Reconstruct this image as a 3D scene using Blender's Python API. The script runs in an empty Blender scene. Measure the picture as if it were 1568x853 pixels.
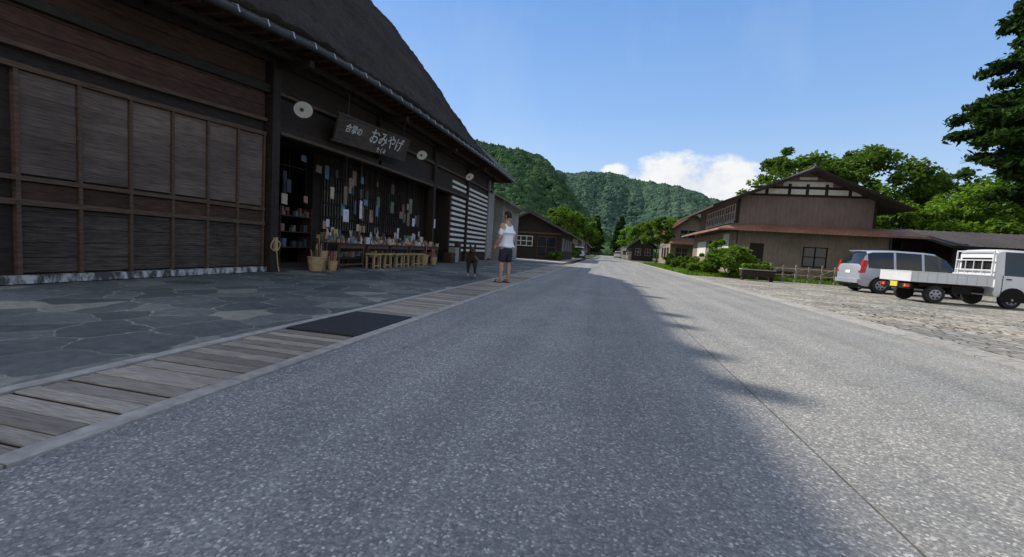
import bpy, bmesh, math, random
import numpy as np
from mathutils import Vector, Matrix, noise
random.seed(7); rng=np.random.default_rng(7)
S=bpy.context.scene
S.view_settings.view_transform='Standard'
try: S.view_settings.look='None'
except: pass
S.view_settings.exposure=0
COL=S.collection
def link(o,parent=None):
    COL.objects.link(o)
    if parent: o.parent=parent
    return o
def empty(name,loc=(0,0,0),rz=0):
    e=bpy.data.objects.new(name,None); e.location=loc; e.rotation_euler=(0,0,rz); e.empty_display_size=.3
    return link(e)
# ------------------------------------------------------------ materials
def newmat(name):
    m=bpy.data.materials.new(name); m.use_nodes=True
    nt=m.node_tree; b=nt.nodes['Principled BSDF']; return m,nt,b
def ramp(nt,pts,interp='LINEAR'):
    r=nt.nodes.new('ShaderNodeValToRGB'); r.color_ramp.interpolation=interp
    e=r.color_ramp.elements
    while len(e)<len(pts): e.new(.5)
    for i,(p,c) in enumerate(pts):
        e[i].position=p; e[i].color=(*c,1) if len(c)==3 else c
    return r
def coords(nt,scale=(1,1,1)):
    t=nt.nodes.new('ShaderNodeTexCoord'); mp=nt.nodes.new('ShaderNodeMapping')
    mp.inputs['Scale'].default_value=scale
    nt.links.new(t.outputs['Object'],mp.inputs['Vector']); return mp.outputs[0]
def noise_n(nt,vec,scale,detail=5,rough=.6):
    n=nt.nodes.new('ShaderNodeTexNoise'); n.inputs['Scale'].default_value=scale
    n.inputs['Detail'].default_value=detail; n.inputs['Roughness'].default_value=rough
    nt.links.new(vec,n.inputs['Vector']); return n
def mixc(nt,a,b,fac,mode='MIX'):
    m=nt.nodes.new('ShaderNodeMix'); m.data_type='RGBA'; m.blend_type=mode
    for s,v in ((m.inputs[0],fac),(m.inputs[6],a),(m.inputs[7],b)):
        if isinstance(v,(int,float)): s.default_value=v
        elif isinstance(v,tuple): s.default_value=(*v,1)
        else: nt.links.new(v,s)
    return m.outputs[2]
def bump(nt,b,h,strength=.3,dist=.02):
    bn=nt.nodes.new('ShaderNodeBump'); bn.inputs['Strength'].default_value=strength; bn.inputs['Distance'].default_value=dist
    nt.links.new(h,bn.inputs['Height']); nt.links.new(bn.outputs[0],b.inputs['Normal'])
def nmat(name,c1,c2,scale=4,rough=.85,bmp=.25,stretch=(1,1,1),island=0,metal=0,lo=.3,hi=.7,dist=.02,big=0):
    m,nt,b=newmat(name); v=coords(nt,stretch)
    n=noise_n(nt,v,scale); r=ramp(nt,[(lo,c1),(hi,c2)]); nt.links.new(n.outputs[0],r.inputs[0])
    c=r.outputs[0]
    if island:
        g=nt.nodes.new('ShaderNodeNewGeometry'); rr=ramp(nt,[(0,(1-island,)*3),(1,(1+island,)*3)])
        nt.links.new(g.outputs['Random Per Island'],rr.inputs[0]); c=mixc(nt,c,rr.outputs[0],1.0,'MULTIPLY')
    if big:
        n2=noise_n(nt,coords(nt),.6,4); r2=ramp(nt,[(.3,(1-big,)*3),(.7,(1+big,)*3)])
        nt.links.new(n2.outputs[0],r2.inputs[0]); c=mixc(nt,c,r2.outputs[0],1.0,'MULTIPLY')
    nt.links.new(c,b.inputs['Base Color']); b.inputs['Roughness'].default_value=rough; b.inputs['Metallic'].default_value=metal
    b.inputs['Specular IOR Level'].default_value=.3
    if bmp: bump(nt,b,n.outputs[0],bmp,dist)
    return m
def leafmat(name,c1,c2,transl=.35,scale=.5):
    m,nt,b=newmat(name); out=nt.nodes['Material Output']
    g=nt.nodes.new('ShaderNodeNewGeometry')
    r=ramp(nt,[(0,c1),(1,c2)]); nt.links.new(g.outputs['Random Per Island'],r.inputs[0])
    n=noise_n(nt,coords(nt),scale,3); r2=ramp(nt,[(.3,(.65,.65,.65)),(.7,(1.25,1.25,1.15))]); nt.links.new(n.outputs[0],r2.inputs[0])
    c=mixc(nt,r.outputs[0],r2.outputs[0],1.0,'MULTIPLY')
    d=nt.nodes.new('ShaderNodeBsdfDiffuse'); t=nt.nodes.new('ShaderNodeBsdfTranslucent')
    nt.links.new(c,d.inputs[0]); nt.links.new(mixc(nt,c,(1.3,1.5,.6),1.0,'MULTIPLY'),t.inputs[0])
    mx=nt.nodes.new('ShaderNodeMixShader'); mx.inputs[0].default_value=transl
    nt.links.new(d.outputs[0],mx.inputs[1]); nt.links.new(t.outputs[0],mx.inputs[2]); nt.links.new(mx.outputs[0],out.inputs[0])
    nt.nodes.remove(b)
    return m
def asphalt(name,tint=(1,1,1),gain=1.0):
    m,nt,b=newmat(name); v=coords(nt)
    vo=nt.nodes.new('ShaderNodeTexVoronoi'); vo.inputs['Scale'].default_value=105; nt.links.new(v,vo.inputs['Vector'])
    sp=nt.nodes.new('ShaderNodeSeparateColor'); nt.links.new(vo.outputs['Color'],sp.inputs[0])
    g=gain
    r=ramp(nt,[(0,(.185*g,.187*g,.19*g)),(.5,(.235*g,.235*g,.233*g)),(.8,(.30*g,.295*g,.28*g)),(.93,(.39*g,.38*g,.36*g)),(1,(.56*g,.55*g,.53*g))])
    nt.links.new(sp.outputs[0],r.inputs[0])
    gp=ramp(nt,[(0,(1,1,1)),(.5,(1,1,1)),(.85,(.68,.68,.68))]); nt.links.new(vo.outputs['Distance'],gp.inputs[0])
    c=mixc(nt,r.outputs[0],gp.outputs[0],1.0,'MULTIPLY')
    nf=noise_n(nt,v,38,5,.75); rf=ramp(nt,[(.35,(.8,.8,.8)),(.65,(1.2,1.2,1.2))]); nt.links.new(nf.outputs[0],rf.inputs[0])
    c=mixc(nt,c,rf.outputs[0],1.0,'MULTIPLY')
    n=noise_n(nt,v,.9,6,.65); r2=ramp(nt,[(.3,(.84,.85,.87)),(.7,(1.12,1.1,1.07))]); nt.links.new(n.outputs[0],r2.inputs[0])
    c=mixc(nt,c,r2.outputs[0],1.0,'MULTIPLY')
    n3=noise_n(nt,coords(nt,(2.2,.06,1)),1.0,3,.5); r3=ramp(nt,[(.35,(.86,.86,.86)),(.65,(1.1,1.1,1.1))]); nt.links.new(n3.outputs[0],r3.inputs[0])
    c=mixc(nt,c,r3.outputs[0],1.0,'MULTIPLY')
    # sparse oil / damp spots
    n5=noise_n(nt,v,2.7,3,.5); r5=ramp(nt,[(.70,(1,1,1)),(.78,(.72,.72,.73))]); nt.links.new(n5.outputs[0],r5.inputs[0])
    c=mixc(nt,c,r5.outputs[0],1.0,'MULTIPLY'); c=mixc(nt,c,tint,1.0,'MULTIPLY')
    nt.links.new(c,b.inputs['Base Color']); b.inputs['Roughness'].default_value=.9; b.inputs['Specular IOR Level'].default_value=.2
    bump(nt,b,nf.outputs[0],.35,.005)
    return m
def flagstone(name,scale,ramps,grout,edge=.035,rough=.75,warp=.25):
    m,nt,b=newmat(name); v=coords(nt)
    nz=noise_n(nt,v,1.6,4); 
    add=nt.nodes.new('ShaderNodeVectorMath'); add.operation='MULTIPLY_ADD'; add.inputs[1].default_value=(warp,)*3
    nt.links.new(nz.outputs['Color'],add.inputs[0]); nt.links.new(v,add.inputs[2])
    v1=nt.nodes.new('ShaderNodeTexVoronoi'); v2=nt.nodes.new('ShaderNodeTexVoronoi'); v2.feature='DISTANCE_TO_EDGE'
    for q in (v1,v2):
        q.voronoi_dimensions='2D'; q.inputs['Scale'].default_value=scale; nt.links.new(add.outputs[0],q.inputs['Vector'])
    sp=nt.nodes.new('ShaderNodeSeparateColor'); nt.links.new(v1.outputs['Color'],sp.inputs[0])
    r=ramp(nt,ramps); nt.links.new(sp.outputs[0],r.inputs[0])
    n2=noise_n(nt,v,9,7,.72); r2=ramp(nt,[(.3,(.72,.72,.74)),(.72,(1.35,1.35,1.3))]); nt.links.new(n2.outputs[0],r2.inputs[0])
    c=mixc(nt,r.outputs[0],r2.outputs[0],1.0,'MULTIPLY')
    ed=nt.nodes.new('ShaderNodeMath'); ed.operation='MULTIPLY_ADD'; ed.inputs[1].default_value=-edge*1.6; nt.links.new(nz.outputs[0],ed.inputs[0]); nt.links.new(v2.outputs['Distance'],ed.inputs[2])
    ad=nt.nodes.new('ShaderNodeMath'); ad.operation='ADD'; ad.inputs[1].default_value=edge*.75; nt.links.new(ed.outputs[0],ad.inputs[0])
    e=ramp(nt,[(edge*.3,(0,0,0)),(edge*.8,(1,1,1))]); nt.links.new(ad.outputs[0],e.inputs[0])
    n6=noise_n(nt,v,3.1,5,.7); r6=ramp(nt,[(.35,(.45,.45,.45)),(.65,(1.15,1.15,1.15))]); nt.links.new(n6.outputs[0],r6.inputs[0])
    c=mixc(nt,mixc(nt,r6.outputs[0],grout,1.0,'MULTIPLY'),c,e.outputs[0])
    n4=noise_n(nt,v,.5,5); r4=ramp(nt,[(.35,(.72,.74,.77)),(.68,(1.35,1.31,1.24))]); nt.links.new(n4.outputs[0],r4.inputs[0])
    c=mixc(nt,c,r4.outputs[0],1.0,'MULTIPLY')
    nt.links.new(c,b.inputs['Base Color']); b.inputs['Roughness'].default_value=rough; b.inputs['Specular IOR Level'].default_value=.25
    bump(nt,b,e.outputs[0],.4,.010)
    return m
def paint(name,c,rough=.25,metal=0,coat=.6):
    m,nt,b=newmat(name); n=noise_n(nt,coords(nt),3,4)
    r=ramp(nt,[(.3,tuple(x*.88 for x in c)),(.7,c)]); nt.links.new(n.outputs[0],r.inputs[0]); nt.links.new(r.outputs[0],b.inputs['Base Color'])
    b.inputs['Roughness'].default_value=rough; b.inputs['Metallic'].default_value=metal; b.inputs['Coat Weight'].default_value=coat; return m
M_asph=asphalt('asphalt'); M_asphR=asphalt('asphalt_right',(1.0,.985,.94),1.05)
M_stone=flagstone('flagstones',2.0,[(0,(.066,.073,.076)),(.5,(.098,.106,.109)),(.85,(.13,.138,.138)),(1,(.26,.25,.22))],(.27,.26,.23),.03,warp=.4)
M_sett=flagstone('gravel_setts',5.5,[(0,(.22,.20,.18)),(.5,(.28,.262,.23)),(1,(.40,.38,.34))],(.16,.14,.10),.12,.85,.1)
M_conc=nmat('concrete',(.25,.235,.215),(.42,.40,.365),14,.85,.2,big=.15)
M_plank=nmat('gutter_boards',(.16,.142,.118),(.36,.325,.275),18,.85,.3,(.4,6,1),island=.35,big=.3)
M_mat=nmat('black_plate',(.018,.018,.02),(.034,.034,.036),20,.6,.1)
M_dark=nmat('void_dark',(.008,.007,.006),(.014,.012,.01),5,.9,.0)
M_joint=nmat('joint_filler',(.05,.047,.04),(.14,.13,.115),9,.9,.0)
M_ground=nmat('ground',(.05,.075,.02),(.12,.12,.05),.8,.95,.3,big=.2)
M_wood_dk=nmat('wood_black',(.014,.011,.009),(.040,.029,.022),6,.78,.3,(1,1,8))
M_wood_rd=nmat('wood_redbrown',(.030,.0155,.0105),(.082,.041,.026),5,.82,.3,(6,.8,6),island=.2,big=.2)
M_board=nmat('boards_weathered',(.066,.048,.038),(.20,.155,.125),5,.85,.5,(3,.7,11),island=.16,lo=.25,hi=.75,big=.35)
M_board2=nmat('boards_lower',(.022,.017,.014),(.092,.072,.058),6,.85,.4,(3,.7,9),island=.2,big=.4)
M_trim=nmat('trim_brown',(.058,.037,.025),(.13,.085,.056),8,.78,.2,(1,.6,4))
M_sill=nmat('sill_pale',(.07,.068,.065),(.5,.49,.48),3.2,.8,.2,(1,2.5,1),lo=.44,hi=.6)
M_thatch=nmat('thatch',(.020,.016,.0135),(.098,.077,.062),11,.95,1.0,(1.6,7,1.6),dist=.15,big=.35)
M_metal=nmat('galvanised',(.35,.36,.38),(.6,.61,.63),9,.4,.05,metal=.6)
M_gutter=nmat('gutter_dark',(.035,.03,.029),(.06,.054,.05),9,.5,.05,metal=.3)
M_white=nmat('white_paint',(.68,.68,.66),(.85,.85,.83),6,.6,.05)
M_letter=nmat('faded_lettering',(.30,.30,.285),(.66,.65,.62),7,.8,.05)
M_plaster=nmat('plaster',(.56,.55,.51),(.74,.72,.66),4,.9,.1)
M_grey=nmat('grey_boards',(.17,.168,.165),(.34,.33,.315),5,.85,.3,(1,1,6),big=.2)
M_clad=nmat('cladding_mauve',(.150,.113,.100),(.235,.178,.158),3,.8,.3,(8,8,.5),big=.18)
M_clad2=nmat('cladding_tan',(.175,.14,.108),(.30,.24,.188),3,.85,.3,(8,8,.5),big=.25)
M_roofdk=nmat('roof_dark',(.045,.039,.037),(.10,.086,.079),6,.7,.3,(1,3,1),big=.2)
M_rust=nmat('roof_rust',(.20,.088,.058),(.36,.20,.14),5,.6,.2,(3,1,1),big=.25)
M_tan=nmat('pale_wood',(.27,.185,.09),(.50,.37,.2),8,.6,.15,(1,1,5))
M_fence=nmat('fence_wood',(.18,.155,.12),(.34,.30,.24),8,.85,.3,(1,1,4),island=.2)
M_bark=nmat('bark',(.04,.032,.024),(.11,.09,.07),9,.95,.8,(3,3,.8),dist=.04)
def glassy(name,c=(.02,.025,.03),rough=.06):
    m,nt,b=newmat(name); n=noise_n(nt,coords(nt),1.5,2); r=ramp(nt,[(.3,tuple(x*.7 for x in c)),(.7,c)])
    nt.links.new(n.outputs[0],r.inputs[0]); nt.links.new(r.outputs[0],b.inputs['Base Color'])
    b.inputs['Roughness'].default_value=rough; b.inputs['Specular IOR Level'].default_value=.6; return m
M_glass=glassy('window_glass'); M_tyre=nmat('tyre',(.015,.015,.015),(.035,.035,.035),20,.8,.1)
M_rim=nmat('wheel_rim',(.24,.25,.27),(.42,.42,.44),9,.45,0,metal=.5)
M_red=paint('tail_light',(.5,.02,.015)); M_yel=paint('plate_yellow',(.8,.65,.03),.5)
M_amber=paint('amber',(.7,.25,.03))
M_skin=nmat('skin',(.40,.22,.15),(.50,.30,.21),9,.6,.05); M_lip=nmat('lips',(.28,.12,.1),(.33,.15,.12),9,.6,0)
M_shirt=nmat('white_shirt',(.74,.78,.84),(.86,.88,.9),6,.85,.4,dist=.03)
M_short=nmat('navy_shorts',(.018,.02,.032),(.04,.044,.06),8,.9,.3)
M_hair=nmat('hair',(.010,.008,.006),(.028,.022,.018),40,.7,.4)
M_dog=nmat('dog_fur',(.016,.011,.008),(.07,.042,.028),9,.85,.5,(1,1,2)); M_tanfur=nmat('tan_fur',(.26,.17,.10),(.42,.3,.2),15,.85,.4)
M_green=leafmat('leaf_green',(.055,.10,.018),(.14,.215,.045))
M_greenL=leafmat('leaf_light',(.08,.145,.018),(.185,.28,.052),.4)
M_greenD=leafmat('leaf_conifer',(.014,.036,.011),(.055,.095,.026),.2)
M_greenM=leafmat('leaf_mid',(.04,.08,.02),(.10,.16,.04),.3)
# ------------------------------------------------------------ mesh builder
class MB:
    def __init__(s): s.v=[]; s.f=[]; s.m=[]
    def poly(s,pts,mi=0):
        b=len(s.v); s.v+= [tuple(p) for p in pts]; s.f.append(tuple(range(b,b+len(pts)))); s.m.append(mi)
    def box(s,x0,x1,y0,y1,z0,z1,mi=0,ny=1):
        b=len(s.v)
        for i in range(ny+1):
            y=y0+(y1-y0)*i/ny
            s.v+=[(x0,y,z0),(x1,y,z0),(x1,y,z1),(x0,y,z1)]
        for i in range(ny):
            a=b+4*i; c=a+4
            for k in range(4):
                k2=(k+1)%4; s.f.append((a+k,c+k,c+k2,a+k2)); s.m.append(mi)
        s.f.append((b,b+1,b+2,b+3)); s.m.append(mi); e=b+4*ny
        s.f.append((e+3,e+2,e+1,e)); s.m.append(mi)
    def hexa(s,p,mi=0):
        b=len(s.v); s.v+=[tuple(q) for q in p]
        for f in ((3,2,1,0),(4,5,6,7),(0,1,5,4),(1,2,6,5),(2,3,7,6),(3,0,4,7)):
            s.f.append(tuple(b+k for k in f)); s.m.append(mi)
    def tube(s,pts,rs,n=8,mi=0,cap=True):
        pts=[Vector(p) for p in pts]
        if isinstance(rs,(int,float)): rs=[rs]*len(pts)
        b=len(s.v); prev=None
        for i,p in enumerate(pts):
            d=(pts[min(i+1,len(pts)-1)]-pts[max(i-1,0)]).normalized()
            if prev is None:
                a=Vector((0,0,1)) if abs(d.z)<.9 else Vector((1,0,0)); u=d.cross(a).normalized()
            else: u=(prev-d*prev.dot(d)).normalized()
            prev=u; w=d.cross(u)
            for k in range(n):
                t=2*math.pi*k/n; q=p+(u*math.cos(t)+w*math.sin(t))*rs[i]; s.v.append(tuple(q))
        for i in range(len(pts)-1):
            for k in range(n):
                k2=(k+1)%n; s.f.append((b+i*n+k,b+i*n+k2,b+(i+1)*n+k2,b+(i+1)*n+k)); s.m.append(mi)
        if cap:
            s.f.append(tuple(b+k for k in range(n-1,-1,-1))); s.m.append(mi)
            e=b+(len(pts)-1)*n; s.f.append(tuple(e+k for k in range(n))); s.m.append(mi)
    def obj(s,name,mats,parent=None,smooth=False,bevel=0,fn=None):
        me=bpy.data.meshes.new(name)
        vs=[fn(*p) for p in s.v] if fn else s.v
        me.from_pydata(vs,[],s.f); 
        for m in (mats if isinstance(mats,(list,tuple)) else [mats]): me.materials.append(m)
        me.polygons.foreach_set('material_index',s.m)
        bm=bmesh.new(); bm.from_mesh(me); bmesh.ops.recalc_face_normals(bm,faces=bm.faces); bm.to_mesh(me); bm.free()
        if smooth:
            me.polygons.foreach_set('use_smooth',[True]*len(me.polygons))
            try: me.set_sharp_from_angle(angle=math.radians(smooth if smooth>1 else 40))
            except: pass
        o=bpy.data.objects.new(name,me); link(o,parent)
        if bevel:
            md=o.modifiers.new('b','BEVEL'); md.width=bevel; md.segments=2; md.limit_method='ANGLE'
        return o
def fast(name,V,F,mats,parent=None,mi=None,smooth=False):
    V=np.asarray(V,dtype=np.float32); F=np.asarray(F,dtype=np.int32); k=F.shape[1]
    me=bpy.data.meshes.new(name); me.vertices.add(len(V)); me.vertices.foreach_set('co',V.ravel())
    me.loops.add(F.size); me.loops.foreach_set('vertex_index',F.ravel())
    me.polygons.add(len(F)); me.polygons.foreach_set('loop_start',np.arange(0,F.size,k,dtype=np.int32))
    for m in (mats if isinstance(mats,(list,tuple)) else [mats]): me.materials.append(m)
    if mi is not None: me.polygons.foreach_set('material_index',mi)
    if smooth: me.polygons.foreach_set('use_smooth',[True]*len(F))
    me.update(calc_edges=True); me.validate()
    return link(bpy.data.objects.new(name,me),parent)
def leaves(C,size,up=.5,aspect=1.5):
    n=len(C); N=rng.normal(size=(n,3)); N[:,2]=np.abs(N[:,2])+up; N/=np.linalg.norm(N,axis=1)[:,None]
    A=rng.normal(size=(n,3)); U=np.cross(N,A); U/=np.linalg.norm(U,axis=1)[:,None]; W=np.cross(N,U)
    sz=(size*rng.uniform(.6,1.35,n))[:,None]; U=U*sz*aspect*.5; W=W*sz*.5
    V=np.stack([C-U,C+W-U*.1,C+U,C-W-U*.1],1).reshape(-1,3)
    return V,np.arange(n*4).reshape(-1,4)
# ------------------------------------------------------------ camera
cam_d=bpy.data.cameras.new('camera'); cam=bpy.data.objects.new('camera',cam_d); link(cam); S.camera=cam
cam_d.sensor_fit='HORIZONTAL'; cam_d.sensor_width=36; cam_d.lens=36*630/1568; cam_d.clip_end=8000; cam_d.clip_start=.05
d=Vector((141,38,-630)).normalized(); u=Vector((.063,1,.0744)); u=(u-d*u.dot(d)).normalized(); xx=d.cross(u)
R=Matrix((xx,d,u)).to_4x4(); cam.matrix_world=Matrix.Translation((0,0,.9))@R
# ------------------------------------------------------------ sun + sky
sv=Vector((-16.4,8.7,16)).normalized()
sl=bpy.data.lights.new('sun','SUN'); so=bpy.data.objects.new('sun',sl); link(so); sl.energy=5.0; sl.angle=math.radians(.5); sl.color=(1,.95,.86)
so.rotation_euler=(-sv).to_track_quat('-Z','Y').to_euler(); so.location=(-30,20,40)
w=bpy.data.worlds.new('World'); S.world=w; w.use_nodes=True; nt=w.node_tree; bg=nt.nodes['Background']
sky=nt.nodes.new('ShaderNodeTexSky'); sky.sky_type='NISHITA'; sky.sun_disc=False
sky.sun_elevation=math.asin(sv.z); sky.sun_rotation=math.atan2(sv.x,sv.y); sky.altitude=500; sky.air_density=1.0; sky.dust_density=.5; sky.ozone_density=2.0
def mth(op,a,b=None,c=None,clamp=False):
    n=nt.nodes.new('ShaderNodeMath'); n.operation=op; n.use_clamp=clamp
    for i,x in enumerate((a,b,c)):
        if x is None: continue
        if isinstance(x,(int,float)): n.inputs[i].default_value=x
        else: nt.links.new(x,n.inputs[i])
    return n.outputs[0]
tc=nt.nodes.new('ShaderNodeTexCoord'); sx=nt.nodes.new('ShaderNodeSeparateXYZ'); nt.links.new(tc.outputs['Generated'],sx.inputs[0])
ym=mth('MAXIMUM',sx.outputs[1],.02); uu=mth('DIVIDE',sx.outputs[0],ym); ww=mth('DIVIDE',sx.outputs[2],ym)
cx=nt.nodes.new('ShaderNodeCombineXYZ'); nt.links.new(uu,cx.inputs[0]); nt.links.new(mth('MULTIPLY',ww,1.5),cx.inputs[1])
cn=noise_n(nt,cx.outputs[0],13,9,.60)
def blob(u0,w0,a,b):
    p=mth('POWER',mth('DIVIDE',mth('ABSOLUTE',mth('SUBTRACT',uu,u0)),a),2.0); q=mth('POWER',mth('DIVIDE',mth('ABSOLUTE',mth('SUBTRACT',ww,w0)),b),2.0)
    return mth('SUBTRACT',1.0,mth('ADD',p,q))
f=mth('MAXIMUM',mth('MAXIMUM',blob(.14,.165,.11,.074),blob(.25,.16,.12,.066)),blob(.012,.195,.035,.018))
f=mth('ADD',f,mth('MULTIPLY',mth('SUBTRACT',cn.outputs[0],.47),2.6))
mask=mth('MULTIPLY',mth('MULTIPLY',f,1.7,clamp=True),mth('GREATER_THAN',sx.outputs[1],.03),clamp=True)
cx2=nt.nodes.new('ShaderNodeCombineXYZ'); nt.links.new(mth('MULTIPLY',uu,2.0),cx2.inputs[0]); nt.links.new(ww,cx2.inputs[1])
ci=noise_n(nt,cx2.outputs[0],1.6,6,.55); cr=ramp(nt,[(.52,(0,0,0)),(.9,(.28,.28,.28))]); nt.links.new(ci.outputs[0],cr.inputs[0])
cirr=mth('MULTIPLY',cr.outputs[0],mth('GREATER_THAN',sx.outputs[1],.03))
gr=ramp(nt,[(0,(4.3,5.2,6.3)),(.14,(3.5,4.7,6.3)),(.3,(2.1,3.6,6.1)),(.5,(1.25,2.65,5.5)),(1,(.8,1.9,4.5))]); nt.links.new(sx.outputs[2],gr.inputs[0])
skyg=mixc(nt,sky.outputs[0],(1.25,1.35,1.5),1.0,'MULTIPLY')
skyb=mixc(nt,skyg,gr.outputs[0],.8)
skyc=mixc(nt,skyb,(4.8,5.4,6.3),cirr)
ccol=ramp(nt,[(.28,(5.0,5.4,6.1)),(.55,(6.6,6.7,6.8))]); nt.links.new(cn.outputs[0],ccol.inputs[0])
front=mixc(nt,skyc,ccol.outputs[0],mask)
on=noise_n(nt,tc.outputs['Generated'],2.6,6,.55); orr=ramp(nt,[(.42,(0,0,0)),(.56,(1,1,1))]); nt.links.new(on.outputs[0],orr.inputs[0])  # unseen white cloud patches, added behind camera and overhead as neutral fill light
fill_mask=mth('MAXIMUM',mth('MULTIPLY',mth('SUBTRACT',.12,sx.outputs[1]),4.0,clamp=True),mth('MULTIPLY',mth('SUBTRACT',sx.outputs[2],.68),6.0,clamp=True))
fin=mixc(nt,front,(6.4,6.2,6.0),mth('MULTIPLY',orr.outputs[0],fill_mask))
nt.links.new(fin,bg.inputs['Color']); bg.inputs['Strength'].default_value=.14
# ------------------------------------------------------------ ground
def sheet(name,x0,x1,y0,y1,z,mat,parent=None):
    b=MB(); b.poly([(x0,y0,z),(x1,y0,z),(x1,y1,z),(x0,y1,z)]); return b.obj(name,mat,parent)
sheet('ground',-3000,3000,-200,3000,0,M_ground)
rd=empty('road')
sheet('lane_left',-2.02,1.065,-20,230,.004,M_asph,rd); sheet('lane_right',1.075,4.15,-20,230,.004,M_asphR,rd)
sheet('joint',1.055,1.085,-20,230,.002,M_joint,rd)
sheet('stone_pavement',-7.6,-2.98,-8,30,.008,M_stone)
sheet('gravel_parking_lot',4.55,30,-20,24.5,.008,M_sett)
sheet('side_path',-7.5,-2.98,30.01,60,.006,M_conc)
k=MB()
def kerb(x0,x1,z,st=1.0):
    y=-10
    while y<60: k.box(x0+random.uniform(0,.006),x1-random.uniform(0,.006),y,y+st-.008,-.02,z+random.uniform(-.002,.002)); y+=st
kerb(-2.13,-2.02,.016); kerb(-2.98,-2.88,.018); kerb(4.15,4.27,.02,.6); kerb(4.47,4.56,.022,.6); k.obj('concrete_kerb',M_conc)
k=MB(); k.box(4.27,4.47,-10,60,-.02,.006)
for i in range(140): k.box(4.28,4.46,-10+i*.5,-10+i*.5+.485,.0,.014)
k.obj('drain_channel',M_conc)
k=MB(); y=-1.5
gt=empty('gutter_cover')
while y<30:
    wd=random.uniform(.085,.115)
    if not(3.25<y<4.35): 
        dz=random.uniform(-.004,.004); k.box(-2.875+random.uniform(0,.012),-2.135-random.uniform(0,.012),y,y+wd,-.02,.011+dz)
    y+=wd+random.uniform(.006,.02)
k.obj('boards',M_plank,gt,bevel=.004)
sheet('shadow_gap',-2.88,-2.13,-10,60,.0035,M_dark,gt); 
k=MB(); k.box(-2.87,-2.135,3.3,4.42,0,.022); k.obj('black_plate',M_mat,gt,bevel=.004)
# ------------------------------------------------------------ LEFT HOUSE
KY=[(2.5,.72),(3.7,.74),(5.4,.78),(8,.88),(10,.92),(13,.95),(22,1.0),(60,1.0)]
def kf(y):
    if y<=KY[0][0]: return KY[0][1]
    for (a,ka),(b_,kb) in zip(KY,KY[1:]):
        if y<=b_: return ka+(kb-ka)*(y-a)/(b_-a)
    return 1
def wf(x,y,z):
    if z<=1.4: return (x,y,z)
    dl=(min(z,5.5)-1.4)*(kf(y)-1)
    if z>5.5: dl*=max(0,1-(z-5.5)/10.5)
    return (x,y,z+dl)
H=empty('thatched_farmhouse')
F0=-7.5; YN=3.4; YF=22.0; RN=4.45
b=MB()
b.box(-7.75,-7.58,YN,7.9,0,5.4,0,6)
b.box(-7.75,-7.55,8.0,19.2,3.62,5.4,0,10)
b.box(-7.75,-7.55,19.2,YF+5,0,5.4,0,6)
b.box(-24,-7.75,YN,YN+.15,0,5.3); b.box(-24,-7.75,26.9,27.05,0,5.0)
b.box(-24,-23.85,YN+.2,26.8,0,5.3)
b.poly([(-23.5,RN+.6,5.3),(-7.6,RN+.6,5.3),(-15.5,RN+.6,15.4)]); b.poly([(-23.5,YF-.6,5.3),(-7.6,YF-.6,5.3),(-15.5,YF-.6,15.4)])
b.box(-12.0,-11.9,8.0,19.2,0,3.6,0); b.box(-11.9,-7.76,7.92,8.0,0,3.6); b.box(-11.9,-7.76,19.2,19.3,0,3.6)
b.box(-11.9,-7.5,8.0,19.2,3.6,3.62,0,6)
b.obj('walls',M_wood_dk,H,fn=wf)
b=MB()
edges=[7.85-.66*i for i in range(7)]
for i in range(6):
    y1=edges[i]-.03; y0=edges[i+1]+.03
    z=1.5
    while z<3.24:
        h=.17; b.box(-7.575,-7.532+random.uniform(-.003,.003),y0,y1,z,min(z+h-.003,3.26)); z+=h
b.obj('shutter_boards',M_board,H,fn=wf)
b=MB()
for i in range(6):
    y1=edges[i]-.03; y0=edges[i+1]+.03
    b.box(-7.575,-7.53,y0,y1,1.12,1.36)
b.obj('shutter_red_row',M_wood_rd,H,fn=wf)
b=MB()
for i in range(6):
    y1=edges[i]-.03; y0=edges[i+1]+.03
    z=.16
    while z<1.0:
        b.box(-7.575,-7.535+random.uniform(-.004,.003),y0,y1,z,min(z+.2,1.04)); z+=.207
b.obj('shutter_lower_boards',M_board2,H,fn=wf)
b=MB()
for e in edges: b.box(-7.575,-7.495,e-.022,e+.022,.14,3.3)
for z in (1.06,1.38): b.box(-7.575,-7.485,YN,7.88,z,z+.075,0,5)
b.box(-7.575,-7.48,YN,7.88,3.27,3.36,0,5)
b.box(-7.575,-7.47,YN,7.88,3.62,3.70,0,5)
b.obj('shutter_battens',M_trim,H,fn=wf)
b=MB(); b.box(-7.6,-7.44,YN,7.9,.02,.13,0,5); b.obj('base_sill',M_sill,H)
b=MB()
z=3.72
while z<5.2: b.box(-7.58,-7.54,YN,7.88,z,z+.28,0,5); z+=.29
b.obj('upper_boards',M_wood_rd,H,fn=wf)
b=MB()
b.box(-7.72,-7.36,7.92,8.14,0,5.3); b.box(-7.68,-7.4,16.9,17.1,0,5.3); b.box(-7.66,-7.4,21.4,21.58,0,5.3); b.box(-7.66,-7.42,12.4,12.56,3.4,5.3)
b.box(-7.64,-7.42,8.14,21.4,3.36,3.62,0,10); b.box(-7.66,-7.45,YN,26.5,4.35,4.55,0,14)
b.box(-7.70,-7.40,YN,26.5,5.1,5.3,0,14)
b.box(-7.05,-6.9,YN+.6,27,5.12,5.28,0,14)
for yy in (4.6,7.98,12.45,16.95,21.45): b.box(-7.4,-6.5,yy,yy+.14,4.95,5.12)
b.obj('posts_and_beams',M_wood_dk,H,bevel=.01,fn=wf)
b=MB(); b.box(-7.41,-7.385,8.2,16.8,3.38,3.45,0,8); b.box(-7.44,-7.42,8.2,26,4.37,4.44,0,14); b.box(-7.38,-7.36,17.2,21.3,3.4,3.46,0,3)
b.obj('beam_trim',M_trim,H,fn=wf)
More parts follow.
